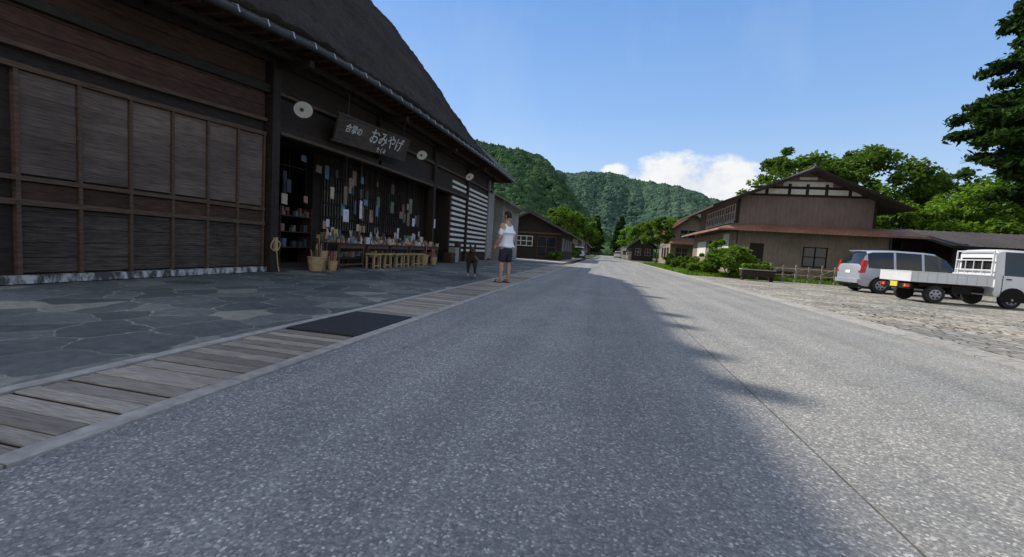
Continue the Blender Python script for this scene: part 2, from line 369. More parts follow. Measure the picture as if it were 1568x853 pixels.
b=MB(); b.box(-7.7,-6.42,RN,27.3,5.33,5.36,0,16)
y=RN+.05
while y<27.2: b.box(-7.6,-6.38,y,y+.07,5.22,5.33); y+=.42
b.obj('eave_soffit',M_wood_rd,H,fn=wf)
b=MB(); pts=[(-6.25,RN+i*.575,5.30) for i in range(41)]
b.tube([wf(*p) for p in pts],.075,8,0)
b.obj('rain_gutter',M_gutter,H,smooth=60)
b=MB(); y=RN+.2
while y<27.4:
    p=wf(-6.25,y,5.30); b.tube([(p[0]+.09,y,p[2]-.03),(p[0]+.05,y,p[2]+.09),(p[0]-.08,y,p[2]+.13),(p[0]-.3,y,p[2]+.14)],.014,5); y+=.62
b.obj('gutter_brackets',M_metal,H)
b=MB(); b.box(-6.5,-6.33,RN,27.4,5.34,5.52,0,20); b.obj('eave_fascia',M_roofdk,H,fn=wf)
prof=[(-6.28,5.53),(-6.9,6.1),(-7.75,6.95),(-8.9,8.4),(-10,9.85),(-11,11.1),(-12.6,12.9),(-14.2,14.6),(-15.5,15.75)]
def samp(n):
    P=[Vector((a,c)) for a,c in prof]; L=[0]
    for p,q in zip(P,P[1:]): L.append(L[-1]+(q-p).length)
    o=[]
    for i in range(n+1):
        t=L[-1]*i/n
        for j in range(len(P)-1):
            if t<=L[j+1]+1e-6:
                o.append(P[j].lerp(P[j+1],(t-L[j])/(L[j+1]-L[j]))); break
    return o
PR=samp(100); NY=200; Y0=RN; Y1=YF+.3
def thatch(mirror):
    V=[];F=[]
    n=len(PR)
    for layer in (0,1):
        for j in range(NY+1):
            for i,p in enumerate(PR):
                a=PR[max(i-1,0)]; c=PR[min(i+1,n-1)]; dd=(c-a).normalized(); nn=Vector((dd.y,-dd.x))
                if nn.y<0: nn=-nn
                y=Y0+(Y1-Y0)*j/NY
                q=p.copy()
                if layer==0:
                    h=noise.noise(Vector((p.x*.6,y*.5,p.y*.6)))*.12+noise.noise(Vector((p.x*4,y*3.5,p.y*4)))*.05+noise.noise(Vector((p.x*9,y*14,p.y*9)))*.05
                    q=q+nn*h
                else: q=q-nn*.45*(min(1,i/6)*.8+.2)
                X=q.x if not mirror else -31-q.x
                yy=y+ (noise.noise(Vector((p.x*2,p.y*2,5)))*.07+noise.noise(Vector((p.x*9,p.y*9,5)))*.06 if j in(0,NY) else 0)
                V.append(wf(X,yy,q.y))
    L=(NY+1)*n
    for j in range(NY):
        for i in range(n-1):
            a=j*n+i; F.append((a,a+1,a+n+1,a+n)); F.append((L+a,L+a+n,L+a+n+1,L+a+1))
        a=j*n; F.append((a,a+n,L+a+n,L+a))
    for i in range(n-1):
        for a in (i,NY*n+i): F.append((a,L+a,L+a+1,a+1))
    return fast('thatch_back' if mirror else 'thatch_front',V,F,M_thatch,H,smooth=True)
thatch(False); thatch(True)
b=MB(); pts=[(-15.5,Y0-.1+i*.745,15.66+random.uniform(-.08,.08)) for i in range(25)]
b.tube(pts,.28,10); b.obj('ridge_cap',M_thatch,H,smooth=60)
b=MB()
for y in (6.3,9.2,11.9,12.9,14.5,15.6,18.4,21.3):
    b.tube([(-16.2,y,15.3),(-15.5,y,15.98),(-14.8,y+.05,15.2)],.12,7); b.tube([(-15.5,y,15.8),(-15.45,y+.05,16.22+random.uniform(-.1,.1))],.2,7)
b.obj('ridge_logs',M_wood_dk,H)
b=MB()
def q(a,b2,c,d2,mi=0,t=.14):
    lo=[(p[0],p[1],p[2]-t) for p in (a,b2,c,d2)]; b.hexa(lo+[a,b2,c,d2],mi)
q((-6.28,22.2,5.53),(-6.28,27.6,5.53),(-7.75,22.5,6.9),(-7.75,22.2,6.9))
q((-6.28,27.6,5.535),(-24.7,27.6,5.535),(-23.2,22.5,6.905),(-7.75,22.5,6.905))
b.obj('skirt_roof',M_roofdk,H)
b=MB()
for i in range(14):
    z=.55+i*.26; b.box(-7.56,-7.49,19.35,21.35,z,z+.12); b.box(-7.56,-7.49,21.62,25.5,z,z+.12)
b.obj('striped_white_boards',M_plaster,H)
b=MB(); b.box(-7.52,-7.42,25.6,25.75,0,5.1); b.box(-7.56,-7.45,25.8,27,.1,4.6); b.obj('end_panel',M_grey,H)
b=MB()
b.box(-11.9,-7.5,8.0,19.2,.009,.05); b.obj('shop_floor',M_board2,H)
b=MB()
for (ya,yb) in ((11.6,13.3),(13.6,15.2),(15.5,16.7)):
    b.box(-8.9,-8.88,ya,yb,1.1,2.85,1)
    n=int((yb-ya)/.14)
    for i in range(n+1): yy=ya+(yb-ya)*i/n; b.box(-8.86,-8.82,yy-.02,yy+.02,1.1,2.85,0)
    for z in (1.1,1.5,1.95,2.4,2.82): b.box(-8.865,-8.81,ya,yb,z,z+.04,0)
b.box(-9.2,-8.91,11.2,19.2,0,3.5,2)
b.obj('lattice_windows',[M_wood_dk,M_grey,M_wood_dk],H)
# signboard
sg=empty('hanging_signboard',(-7.05,11.6,3.92))
b=MB()
b.box(-.03,.03,-1.9,1.9,-.36,.36,0); 
for zz in (-.38,.34): b.box(-.045,.05,-1.95,1.95,zz,zz+.04,1)
b.obj('board',[M_board2,M_board2],sg,bevel=.008)
b=MB()
for yy in (-1.5,1.5): b.tube([(0,yy,.3),(-.1,yy,.9)],.012,5)
b.obj('hangers',M_gutter,sg)
sg.rotation_euler=(math.radians(4.5),math.radians(16),0)
def text(txt,size,parent,loc,mat,ext=.004):
    c=bpy.data.curves.new('lettering','FONT'); c.body=txt; c.size=size; c.extrude=ext; c.offset=.003; c.shear=.25; c.align_x='CENTER'; c.align_y='CENTER'
    o=bpy.data.objects.new('lettering',c); link(o); bpy.context.view_layer.update()
    me=bpy.data.meshes.new_from_object(o.evaluated_get(bpy.context.evaluated_depsgraph_get())); bpy.data.objects.remove(o)
    me.materials.clear(); me.materials.append(mat)
    o=bpy.data.objects.new('lettering',me); link(o,parent); o.location=loc; o.rotation_euler=(math.radians(90),0,math.radians(90)); return o
try:
    text('合掌の',.25,sg,(.042,-1.2,.05),M_letter); text('おみやげ',.48,sg,(.042,.5,.05),M_letter); text('たくみ',.17,sg,(.042,.3,-.27),M_letter)
except Exception as ex: print('TEXT',ex)
for (yy,zz,s) in ((8.35,3.74,.68),(14.6,4.15,.66),(20.2,4.35,.7)):
    e=empty('pendant_lamp',(-6.95,yy,zz)); b=MB()
    b.tube([(0,0,.10),(0,0,.085),(0,0,.03),(0,0,0)],[.05*s,.09*s,.27*s,.29*s],24,0)
    b.tube([(.03,0,.0),(.03,0,-.02)],[.045,.04],10,1)
    o=b.obj('shade',[M_plaster,M_trim],e,smooth=60); o.rotation_euler=Vector((.55,-.55,-.68)).to_track_quat('-Z','Y').to_euler()
    b=MB(); b.tube([(-.02,0.05,.04),(-.2,.05,.3),(-.45,0,.35)],.012,6); b.obj('arm',M_wood_dk,e)
cols=[(.5,.42,.3),(.55,.53,.48),(.30,.1,.07),(.12,.2,.28),(.5,.36,.14),(.16,.2,.13),(.6,.6,.62),(.22,.15,.11),(.40,.22,.17),(.06,.06,.07)]
GM=[nmat('goods_%d'%i,tuple(x*.7 for x in c),tuple(min(.9,x*1.1) for x in c),12,.6,.1) for i,c in enumerate(cols)]
for i,y0 in enumerate((9.9,11.3,12.7,14.1,15.5)):
    t=empty('display_table',(-7.3,y0,0)); b=MB()
    b.box(-.55,.3,0,1.32,.70,.74,0); b.box(.24,.27,.04,1.28,.6,.7,1)
    for yy in (.05,1.22): b.box(.2,.25,yy,yy+.05,0.01,.7,1)
    for yy in (.05,1.22): b.box(-.5,-.45,yy,yy+.05,0.01,.7,1)
    b.box(.2,.25,.1,1.22,.12,.16,1); b.box(-.4,.15,.1,1.2,.3,.33,0)
    b.obj('table',[M_wood_rd,M_trim],t)
    b=MB(); 
    for k_ in range(110):
        x=random.uniform(-.52,.27); y=random.uniform(.02,1.28); a=random.uniform(.03,.08); c=random.uniform(.02,.07); h=random.choice([.02,.03,.05,.08,.10,.14,.2])
        if x<-.2: h*=1.9
        mi=random.randrange(len(GM))
        if random.random()<.35: b.tube([(x,y,.745),(x,y,.745+h*.7),(x,y,.745+h)],[a*.6,a*.7,a*.25],8,mi)
        else:
            th=random.uniform(-.6,.6); lx=random.uniform(-.05,.03); cs,sn=math.cos(th),math.sin(th); P=[(x+cs*u_*a*.6-sn*v_*c,y+sn*u_*a*.6+cs*v_*c) for u_,v_ in((-1,-1),(1,-1),(1,1),(-1,1))]
            b.hexa([(p[0],p[1],.742) for p in P]+[(p[0]+lx,p[1],.742+h) for p in P],mi)
    for k_ in range(14):
        x=random.uniform(-.35,.05); y=random.uniform(.15,1.1); h=random.uniform(.05,.2); b.hexa([(x-.08,y-.08,.335),(x+.08,y-.08,.335),(x+.08,y+.08,.335),(x-.08,y+.08,.335)]+[(x-.08,y-.08,.335+h),(x+.08,y-.08,.335+h),(x+.08,y+.08,.335+h),(x-.08,y+.08,.335+h)],random.randrange(10))
    for k_ in range(3):
        y=random.uniform(.1,1.1); zt=random.uniform(1.15,1.4); b.tube([(-.5,y,.74),(-.5,y,zt)],.008,5,9)
        b.hexa([(-.5,y-.07,zt-.22),(-.49,y-.07,zt-.22),(-.49,y+.07,zt-.22),(-.5,y+.07,zt-.22),(-.5,y-.07,zt),(-.49,y-.07,zt),(-.49,y+.07,zt),(-.5,y+.07,zt)],random.choice([0,1,6,8]))
    b.obj('souvenirs',GM,t)
b=MB(); ws=empty('wooden_stool',(-6.75,11.0,0))
for j in range(6):
    y0=j*.66+random.uniform(-.08,.08); xo=random.uniform(-.06,.06)
    b.box(-.2+xo,.12+xo,y0,y0+.42,.43,.47)
    for xx in (-.18,.07):
        for yy in (y0+.02,y0+.36): b.box(xx+xo,xx+.035+xo,yy,yy+.035,.01,.43)
    b.box(.07+xo,.1+xo,y0+.05,y0+.37,.1,.13)
b.obj('stool_row',M_tan,ws)
b=MB(); bk=empty('woven_basket')
for (x,y,r,h) in ((-7.1,9.1,.2,.35),(-7.25,9.5,.16,.5),(-6.95,9.55,.13,.25),(-7.0,15.3,.18,.4),(-6.9,16.0,.15,.3)):
    b.tube([(x,y,.01),(x,y,h*.6),(x,y,h)],[r*.75,r*.95,r],14,0); b.tube([(x,y,h-.01),(x,y,h+.015)],[r*1.04,r*1.04],14,0)
    for k_ in range(9): a=random.uniform(0,6.28); rr=random.uniform(0,r*.6); b.tube([(x+math.cos(a)*rr,y+math.sin(a)*rr,h*.6),(x+math.cos(a)*rr*1.5,y+math.sin(a)*rr*1.5,h+random.uniform(.1,.35))],.014,5,random.choice([1,2]))
b.obj('baskets',[M_tan,M_trim,GM[8]],bk,smooth=50)
hg=empty('hanging_goods'); b=MB()
for k_ in range(38):
    y=random.uniform(8.4,16.6); x=random.uniform(-8.5,-7.8); zt=random.uniform(1.9,3.1); h=random.uniform(.15,.6); wd=random.uniform(.06,.28); mi=random.choice([0,3,5,7,7,9,9,9,8,9,2,1])
    b.hexa([(x,y,zt-h),(x+.02,y,zt-h),(x+.02,y+wd,zt-h-.02),(x,y+wd,zt-h),(x,y,zt),(x+.02,y,zt),(x+.02,y+wd,zt),(x,y+wd,zt)],mi)
    b.tube([(x+.01,y+wd/2,zt),(x+.01,y+wd/2,3.5)],.004,4,9)
for (y,z,wd,h) in ((10.55,1.35,.26,.36),(11.35,1.5,.12,.55),(14.9,1.5,.2,.3),(16.98,1.55,.14,.4)):
    b.hexa([(-7.38,y,z),(-7.37,y,z),(-7.37,y+wd,z),(-7.38,y+wd,z),(-7.38,y,z+h),(-7.37,y,z+h),(-7.37,y+wd,z+h),(-7.38,y+wd,z+h)],6); b.tube([(-7.375,y+wd/2,z+h),(-7.4,y+wd/2,3.35)],.004,4,9)
b.obj('fabrics',GM,hg)
sh=empty('goods_shelf'); b=MB()
for z in (.5,.95,1.4): b.box(-9.3,-8.8,8.5,11.1,z,z+.03,10)
for yy in (8.5,9.8,11.05): b.box(-9.3,-8.82,yy,yy+.04,.05,1.7,10)
for k_ in range(60):
    z=random.choice((.53,.98,1.43)); x=random.uniform(-9.0,-8.82); y=random.uniform(8.55,11.0); h=random.uniform(.08,.26); b.box(x-.1,x,y,y+random.uniform(.05,.16),z,z+h,random.choice([2,3,5,7,8,9,9]))
b.obj('shelf_stock',GM+[M_wood_rd],sh)
b=MB(); pts=[(-7.33+.01*math.sin(t*3),8.03+.13*math.cos(t),.62+.13*math.sin(t)) for t in np.linspace(0,12.6,50)]; b.tube(pts,.015,6); b.tube([(-7.3,8.03,.5),(-7.28,8.05,.2),(-7.2,8.0,.03)],.012,6)
b.box(-7.36,-7.3,7.99,8.07,.5,.8); b.obj('hose_coil',M_tan)
b=MB(); b.box(-7.3,-6.9,18.0,18.6,.02,.5,0); b.box(-7.3,-6.95,18.7,19.2,.02,.75,1); b.box(-7.25,-7.0,19.3,19.6,.02,1.0,0); b.obj('storage_crates',[M_wood_rd,M_grey],bevel=.01)
# ------------------------------------------------------------ generic gable house
def slab(b,A,B,C,D,t,mi=0):
    b.hexa([(p[0],p[1],p[2]-t) for p in (A,B,C,D)]+[A,B,C,D],mi)
def gable(name,x0,x1,y0,y1,ev,rz,ovx=.8,ovy=.7,wm=None,rm=None,trim=None,xl=None,xr=None):
    e=empty(name); wm=wm or M_wood_dk; rm=rm or M_roofdk; xm=(x0+x1)/2; b=MB()
    b.box(x0,x1,y0,y1,0,ev); 
    for yy in (y0+.01,y1-.01): b.poly([(x0,yy,ev),(x1,yy,ev),(xm,yy,rz-.12)])
    b.obj('walls',wm,e); b=MB()
    xl=xl if xl is not None else x0-ovx; xr=xr if xr is not None else x1+ovx
    slL=(rz-ev)/(xm-x0)
    zl=rz-slL*(xm-xl)*.93; zr=rz-slL*(xr-xm)*.93
    slab(b,(xl,y0-ovy,zl),(xl,y1+ovy,zl),(xm,y1+ovy,rz),(xm,y0-ovy,rz),.13)
    slab(b,(xm+.002,y0-ovy,rz),(xm+.002,y1+ovy,rz),(xr,y1+ovy,zr),(xr,y0-ovy,zr),.13)
    b.box(xm-.18,xm+.18,y0-ovy-.02,y1+ovy+.02,rz-.03,rz+.1)
    yy=y0-ovy+.3
    while yy<y1+ovy:
        b.hexa([(xl,yy,zl),(xm,yy,rz),(xm,yy+.04,rz),(xl,yy+.04,zl),(xl,yy,zl+.03),(xm,yy,rz+.03),(xm,yy+.04,rz+.03),(xl,yy+.04,zl+.03)]); yy+=.45
    b.obj('roof',rm,e)
    if trim:
        b=MB()
        for (a,c,za,zc) in ((xl,xm,zl,rz),(xm,xr,rz,zr)):
            yy=y0-ovy-.03; b.hexa([(a,yy,za-.2),(c,yy,zc-.2),(c,yy+.03,zc-.2),(a,yy+.03,za-.2),(a,yy,za-.02),(c,yy,zc-.02),(c,yy+.03,zc-.02),(a,yy+.03,za-.02)])
        b.obj('bargeboard',trim,e)
    return e
RH=gable('two_storey_house',8.4,16.2,30,41,5.15,6.95,wm=M_clad,trim=M_wood_dk,xl=6.6,xr=17.6,ovy=1.1)
b=MB()
b.box(8.38,16.22,29.93,29.985,5.32,5.42,1); b.box(9.3,15.3,29.95,29.985,5.46,5.78,0); b.box(10.9,13.7,29.95,29.985,5.96,6.26,0); 
b.box(9.0,15.6,29.92,29.98,5.80,5.92,1); b.box(11.8,12.8,29.95,29.985,6.38,6.55,0)
for x in (9.9,11.2,12.22,13.3,14.6): b.box(x,x+.16,29.9,29.96,5.42,6.1 if 10.5<x<14 else 5.8,1)
b.obj('gable_plaster_band',[M_plaster,M_wood_dk],RH)
b=MB()
b.box(8.36,8.5,29.96,30.1,0,5.2); b.box(16.12,16.26,29.96,30.1,0,5.2); b.box(8.4,16.2,29.95,29.99,3.3,3.42)
b.obj('corner_posts',M_wood_dk,RH)
b=MB(); x=8.55
while x<16.1: b.box(x,x+.02,29.985,30.0,3.42,5.3); x+=.3
b.obj('cladding_battens',M_clad,RH)
b=MB()
b.box(8.42,17.0,29.55,29.98,0,3.05,0); b.box(8.0,8.38,29.6,41,0,2.9,1)
b.obj('lower_walls',[M_clad2,M_clad2],RH)
b=MB()
slab(b,(7.0,28.5,3.0),(18.3,28.5,3.0),(18.0,30,3.5),(8.3,30,3.5),.08,0); slab(b,(7.0,28.5,3.003),(8.3,30,3.503),(8.3,41.5,3.503),(7.0,41.5,3.003),.08,0)
b.box(6.97,18.33,28.46,28.5,2.90,3.02,1); b.box(6.96,7.0,28.5,41.5,2.90,3.02,1)
b.obj('pent_roof',[M_rust,M_rust],RH)
b=MB()
def window(b,x0,x1,y,z0,z1,nx,fr=0,gl=1):
    b.box(x0,x1,y-.01,y,z0,z1,gl)
    for i in range(nx+1): xx=x0+(x1-x0)*i/nx; b.box(xx-.03,xx+.03,y-.05,y-.012,z0-.04,z1+.04,fr)
    for z in (z0,z1,(z0+z1)/2): b.box(x0+.03,x1-.03,y-.045,y-.012,z-.03,z+.03,fr)
window(b,12.3,13.6,29.54,.9,2.1,2,2,1)
b.box(9.2,10.0,29.5,29.54,.1,2.2,2)
for y0 in (30.5,33.2,35.9):
    b.box(8.385,8.395,y0,y0+2.3,3.75,4.75,1)
    for i in range(5): yy=y0+2.3*i/4; b.box(8.33,8.383,yy-.035,yy+.035,3.7,4.8,0)
    for z in (3.7,4.25,4.76): b.box(8.335,8.38,y0,y0+2.3,z,z+.05,0)
    b.box(8.3,8.33,y0-.1,y0+2.4,3.55,3.64,0)
b.box(7.97,7.99,29.8,31.2,1.6,2.75,3); b.box(7.97,7.99,32.5,35,1.2,2.4,1); b.box(7.97,7.99,36,39,1.2,2.4,3)
b.obj('windows',[M_white,M_glass,M_wood_dk,M_plaster],RH)
b=MB()
b.tube([(16.9,29.5,2.9),(16.9,29.5,0)],.04,8,0); b.box(14.9,15.3,29.4,29.54,1.2,1.7,1); b.box(14.6,15.8,28.9,29.4,0,.7,2); b.box(10.5,11.6,28.8,29.3,0,.5,2)
b.obj('downpipe_and_meter',[M_gutter,M_grey,M_wood_rd],RH)
SH=empty('open_shed'); b=MB()
slab(b,(18.6,27.5,2.55),(36,27.5,2.55),(36,32,3.7),(18.6,32,3.7),.1,0); slab(b,(18.6,32,3.7),(36,32,3.7),(36,36,2.6),(18.6,36,2.6),.1,0)
b.box(18.6,36,27.44,27.5,2.4,2.56,1)
for x in np.arange(19,36,2.4): b.box(x,x+.15,27.8,27.95,0,2.5,1)
for x in np.arange(18.6,36,.5): b.hexa([(x,27.5,2.55),(x+.05,27.5,2.55),(x+.05,32,3.7),(x,32,3.7),(x,27.5,2.59),(x+.05,27.5,2.59),(x+.05,32,3.74),(x,32,3.74)],0)
b.box(18.9,35.8,31.9,32,0,2.9,1); b.obj('shed',[M_roofdk,M_wood_dk],SH)
LH=gable('timber_house',-9.9,-3.9,38,52,2.85,4.4,ovx=.8,ovy=.8,wm=M_wood_dk,trim=M_roofdk)
b=MB(); window(b,-8.8,-6.6,37.98,1.2,2.1,4,0,1); window(b,-6.1,-4.4,37.98,.3,2.1,2,2,1)
for y0 in (39,42,45,48): b.box(-3.895,-3.885,y0,y0+1.8,.9,2.1,3); b.box(-3.88,-3.86,y0+.9,y0+.95,.9,2.1,2)
b.box(-9.9,-3.9,37.9,37.98,2.35,2.5,2)
b.obj('windows',[M_plaster,M_glass,M_trim,M_grey],LH)
g=gable('grey_storehouse',-12.5,-7.2,28.5,34,4.2,5.6,ovx=.6,ovy=.5,wm=M_grey)
b=MB(); b.box(-7.18,-7.16,30,31.3,0,2.1,0); b.box(-7.18,-7.16,32,33,1.2,2.2,0); b.obj('doors',M_wood_dk,g)
def small(name,x0,x1,y0,y1,ev,rz,wm,rm,**kw):
    e=gable(name,x0,x1,y0,y1,ev,rz,wm=wm,rm=rm,**kw); b=MB(); xm=(x0+x1)/2
    window(b,x0+.6,xm-.3,y0-.01,1.0,2.2,2,0,1); window(b,xm+.4,x1-.5,y0-.01,1.0,2.2,2,0,1)
    side=x0-.01 if x0>0 else x1+.01
    for k_ in range(3):
        yy=y0+1+k_*2.4; b.box(side-.01,side+.01,yy,yy+1.5,.9,2.2,1)
    if ev>4: window(b,x0+1,x1-1,y0-.01,3.4,4.4,3,0,1)
    b.obj('windows',[M_grey,M_glass],e); return e
e=small('brown_house',7.9,12.6,54,64,4.4,6.3,M_clad2,M_rust,ovx=.9,ovy=.8,trim=M_wood_dk)
b=MB(); slab(b,(6.8,52.8,2.7),(13.4,52.8,2.7),(13.2,54,3.2),(7.4,54,3.2),.1); b.obj('pent_roof',M_rust,e)
small('village_house',4.9,8.6,78,88,3.0,4.5,M_wood_dk,M_roofdk); small('village_house',5.6,10,100,112,3.2,5.4,M_clad,M_roofdk)
small('village_house',-9,-4.2,66,78,3.0,4.8,M_clad2,M_roofdk); small('village_house',-9.5,-4.5,96,108,3.4,5.6,M_grey,M_roofdk)
small('village_house',5,9,130,142,3.2,5.2,M_plaster,M_roofdk); small('village_house',-10,-5,140,152,3.2,5.2,M_wood_dk,M_rust)
# ------------------------------------------------------------ fence, planter
f=empty('rustic_fence'); b=MB(); x=8.3
while x<18.2:
    h=random.uniform(.85,1.0); b.tube([(x,25.0,0),(x+random.uniform(-.03,.03),25,h)],[.05,.045],8); x+=.62
for z in (.35,.7): b.tube([(8.0,25.06,z),(11.2,25.08,z+.03),(14.6,25.05,z-.02),(18.3,25.07,z+.02)],.035,7)
for i in range(8):
    x0=8.3+i*1.24; b.tube([(x0,24.93,.2),(x0+1.1,24.93,.78)],.022,6)
b.obj('fence_poles',M_fence,f)
pl=empty('flower_planter',(6.9,22.9,0)); b=MB()
b.box(0,1.5,0,.45,.22,.55,0)
for x in (.05,1.4): b.box(x,x+.06,.05,.4,0,.22,0)
b.box(-.03,1.53,-.03,.48,.55,.6,1); b.obj('box',[M_wood_dk,M_fence],pl)
C=rng.uniform((0.05,.05,.55),(1.45,.4,.85),(500,3)); V,F=leaves(C,.09); fast('plants',V,F,M_greenL,pl)
# ------------------------------------------------------------ vegetation
def clumps(center,rad,ncl,per,cr,flat=.7,shell=.5,minz=-.6):
    out=[]
    k=0
    while k<ncl:
        v=rng.normal(size=3); v/=np.linalg.norm(v); r=rng.uniform(shell,1.1)**.7
        if v[2]<minz: continue
        c=np.array(center)+v*r*np.array(rad); s=cr*rng.uniform(.4,1.25)
        p=rng.normal(size=(per,3)); p/=np.linalg.norm(p,axis=1)[:,None]; p*=rng.uniform(.15,1.2,(per,1))**.6
        p[:,2]*=flat; out.append(c+p*s); k+=1
    return np.concatenate(out)
def tree(name,x,y,h,base,r,ncl=60,per=150,leaf=.25,mat=None,cr=None,trunk=.2):
    e=empty(name,(x,y,0)); b=MB(); top=h*.75
    b.tube([(0,0,0),(.1,.05,base*.6),(0,.1,base),(.1,0,top)],[trunk,trunk*.8,trunk*.65,trunk*.2],9)
    for i in range(9):
        a=i*2.4+random.random(); z0=base*.8+(top-base*.8)*random.random()*.6; L=r*random.uniform(.6,.9)
        b.tube([(0,0,z0),(math.cos(a)*L*.5,math.sin(a)*L*.5,z0+L*.35),(math.cos(a)*L,math.sin(a)*L,z0+L*.55)],[trunk*.4,trunk*.25,trunk*.08],6)
    b.obj('trunk',M_bark,e,smooth=60)
    ch=(h-base)/2; C=clumps((0,0,base+ch),(r,r,ch),ncl,per,cr or r*.25)
    V,F=leaves(C,leaf); fast('foliage',V,F,mat or M_green,e); return e
tree('broadleaf_tree',18.6,47,12.4,3.2,4.7,105,130,.25,M_green,1.0)
tree('broadleaf_tree',24.4,47.5,12.4,3,5.3,120,130,.25,M_green,1.1)
tree('broadleaf_tree',32,47,10.6,2.5,4.8,100,130,.25,M_greenM,1.05)
tree('broadleaf_tree',39,46,11.6,2,5.6,100,140,.26,M_green,1.2)
tree('broadleaf_tree',28.5,39,7.8,1.5,3.6,80,140,.22,M_greenL)
tree('broadleaf_tree',22,37.5,6.0,1.5,3.0,60,140,.2,M_greenL)
tree('broadleaf_tree',24,23.5,5.6,.8,2.8,90,170,.15,M_greenL)
tree('broadleaf_tree',29,27,7,1,3.2,70,170,.18,M_green)
tree('broadleaf_tree',13,70,7.5,2,3.6,50,130,.3,M_greenM)
tree('street_tree',5.75,49,5.4,1.5,1.75,40,170,.14,M_green,trunk=.1)
tree('broadleaf_tree',-6.0,58,7.0,2,3.0,50,150,.22,M_green)
tree('broadleaf_tree',-3.8,84,8.0,1.5,3.2,45,150,.28,M_green)
tree('broadleaf_tree',9,92,8,2,3.8,45,130,.32,M_green)
tree('broadleaf_tree',-8,118,10,2,4.6,45,130,.36,M_greenM)
tree('broadleaf_tree',7.5,120,9,2,4,40,130,.32,M_greenL)
def conifer(name,x,y,h,base,r,mat,dens=1.0,leaf=.22,levels=40):
    e=empty(name,(x,y,0)); b=MB(); b.tube([(0,0,0),(0,0,h*.5),(0,0,h)],[.38,.24,.03],10)
    cs=[]
    for i in range(levels):
        t=i/(levels-1); z=base+(h-base)*t; L0=r*(1-t)**.75*(.55+.45*min(1,t*5))
        for k_ in range(7):
            a=random.uniform(0,6.283); L=L0*random.uniform(.5,1.25)+.15; dr=-.18*L
            p1=Vector((math.cos(a)*L,math.sin(a)*L,z+dr+.25*L*random.random()))
            b.tube([(0,0,z),(p1.x*.5,p1.y*.5,z+.05*L),tuple(p1)],[.05,.03,.01],5)
            n=int(9*dens*L)+4
            for s_ in np.linspace(.25,1.0,n):
                c=np.array((p1.x*s_,p1.y*s_,z+(p1.z-z)*s_*s_)); m=int(26)
                q_=rng.normal(size=(m,3))*np.array((.2,.2,.09))*(.6+.5*(1-s_)+.2); q_[:,2]-=np.abs(rng.normal(size=m))*.12; cs.append(c+q_)
    b.obj('trunk',M_bark,e); C=np.concatenate(cs); V,F=leaves(C,leaf,.2,2.4); fast('foliage',V,F,mat,e); return e
conifer('cedar_tree',19.9,23.5,19,5.2,4.1,M_greenD,1.0,.14,42)
conifer('cedar_tree',-3.5,165,15,2,3.5,M_greenD,.4,.45,20); conifer('cedar_tree',6,175,16,2,3.8,M_greenD,.4,.45,20)
def bush(name,x,y,rx,ry,h,mat,n=40,per=160,leaf=.1):
    e=empty(name,(x,y,0)); C=clumps((0,0,h*.42),(rx,ry,h*.55),n,per,min(rx,h)*.26,shell=.2,minz=-.5); C[:,2]=np.abs(C[:,2])
    V,F=leaves(C,leaf,.4,1.8); fast('foliage',V,F,mat,e)
    b=MB()
    for i in range(8):
        a=random.uniform(0,6.28); b.tube([(0,0,0),(math.cos(a)*rx*.5,math.sin(a)*ry*.5,h*.6)],[.02,.008],5)
    b.obj('stems',M_bark,e); return e
bush('green_bush',7.0,25.6,1.2,1.1,1.75,M_greenL,48); bush('green_bush',5.9,26.5,.8,.9,1.0,M_greenL,30)
bush('green_bush',8.3,26.0,.9,.9,1.2,M_greenL,30); bush('green_bush',6.6,27.5,.7,.8,2.3,M_greenL,30)
bush('green_bush',6.3,34,1.1,2.2,1.1,M_green,36); bush('green_bush',6.6,42,1.0,2.5,1.2,M_greenM,36)
bush('green_bush',-4.2,36.2,.8,.5,.8,M_green,20); bush('green_bush',-3.6,55,.8,2,1.4,M_greenM,30)
bush('green_bush',13.5,26.3,1.6,.4,.5,M_greenL,30); bush('green_bush',16.5,26.4,1.5,.5,.7,M_green,30)
n=26000; C=np.stack([rng.uniform(4.7,8.2,n),rng.uniform(24.6,52,n),np.zeros(n)],1)
C2=np.stack([rng.uniform(8,18,9000),rng.uniform(25.1,29,9000),np.zeros(9000)],1); C=np.concatenate([C,C2]); n=len(C)
a=rng.uniform(0,6.28,n); hh=rng.uniform(.06,.28,n); wd=.02; dx=np.cos(a)*wd; dy=np.sin(a)*wd; ln=rng.normal(size=(n,2))*.06
V=np.stack([C+np.stack([dx,dy,0*dx],1),C-np.stack([dx,dy,0*dx],1),C+np.stack([ln[:,0],ln[:,1],hh],1)],1).reshape(-1,3)
fast('grass_verge',V,np.arange(n*3).reshape(-1,3),M_greenL)
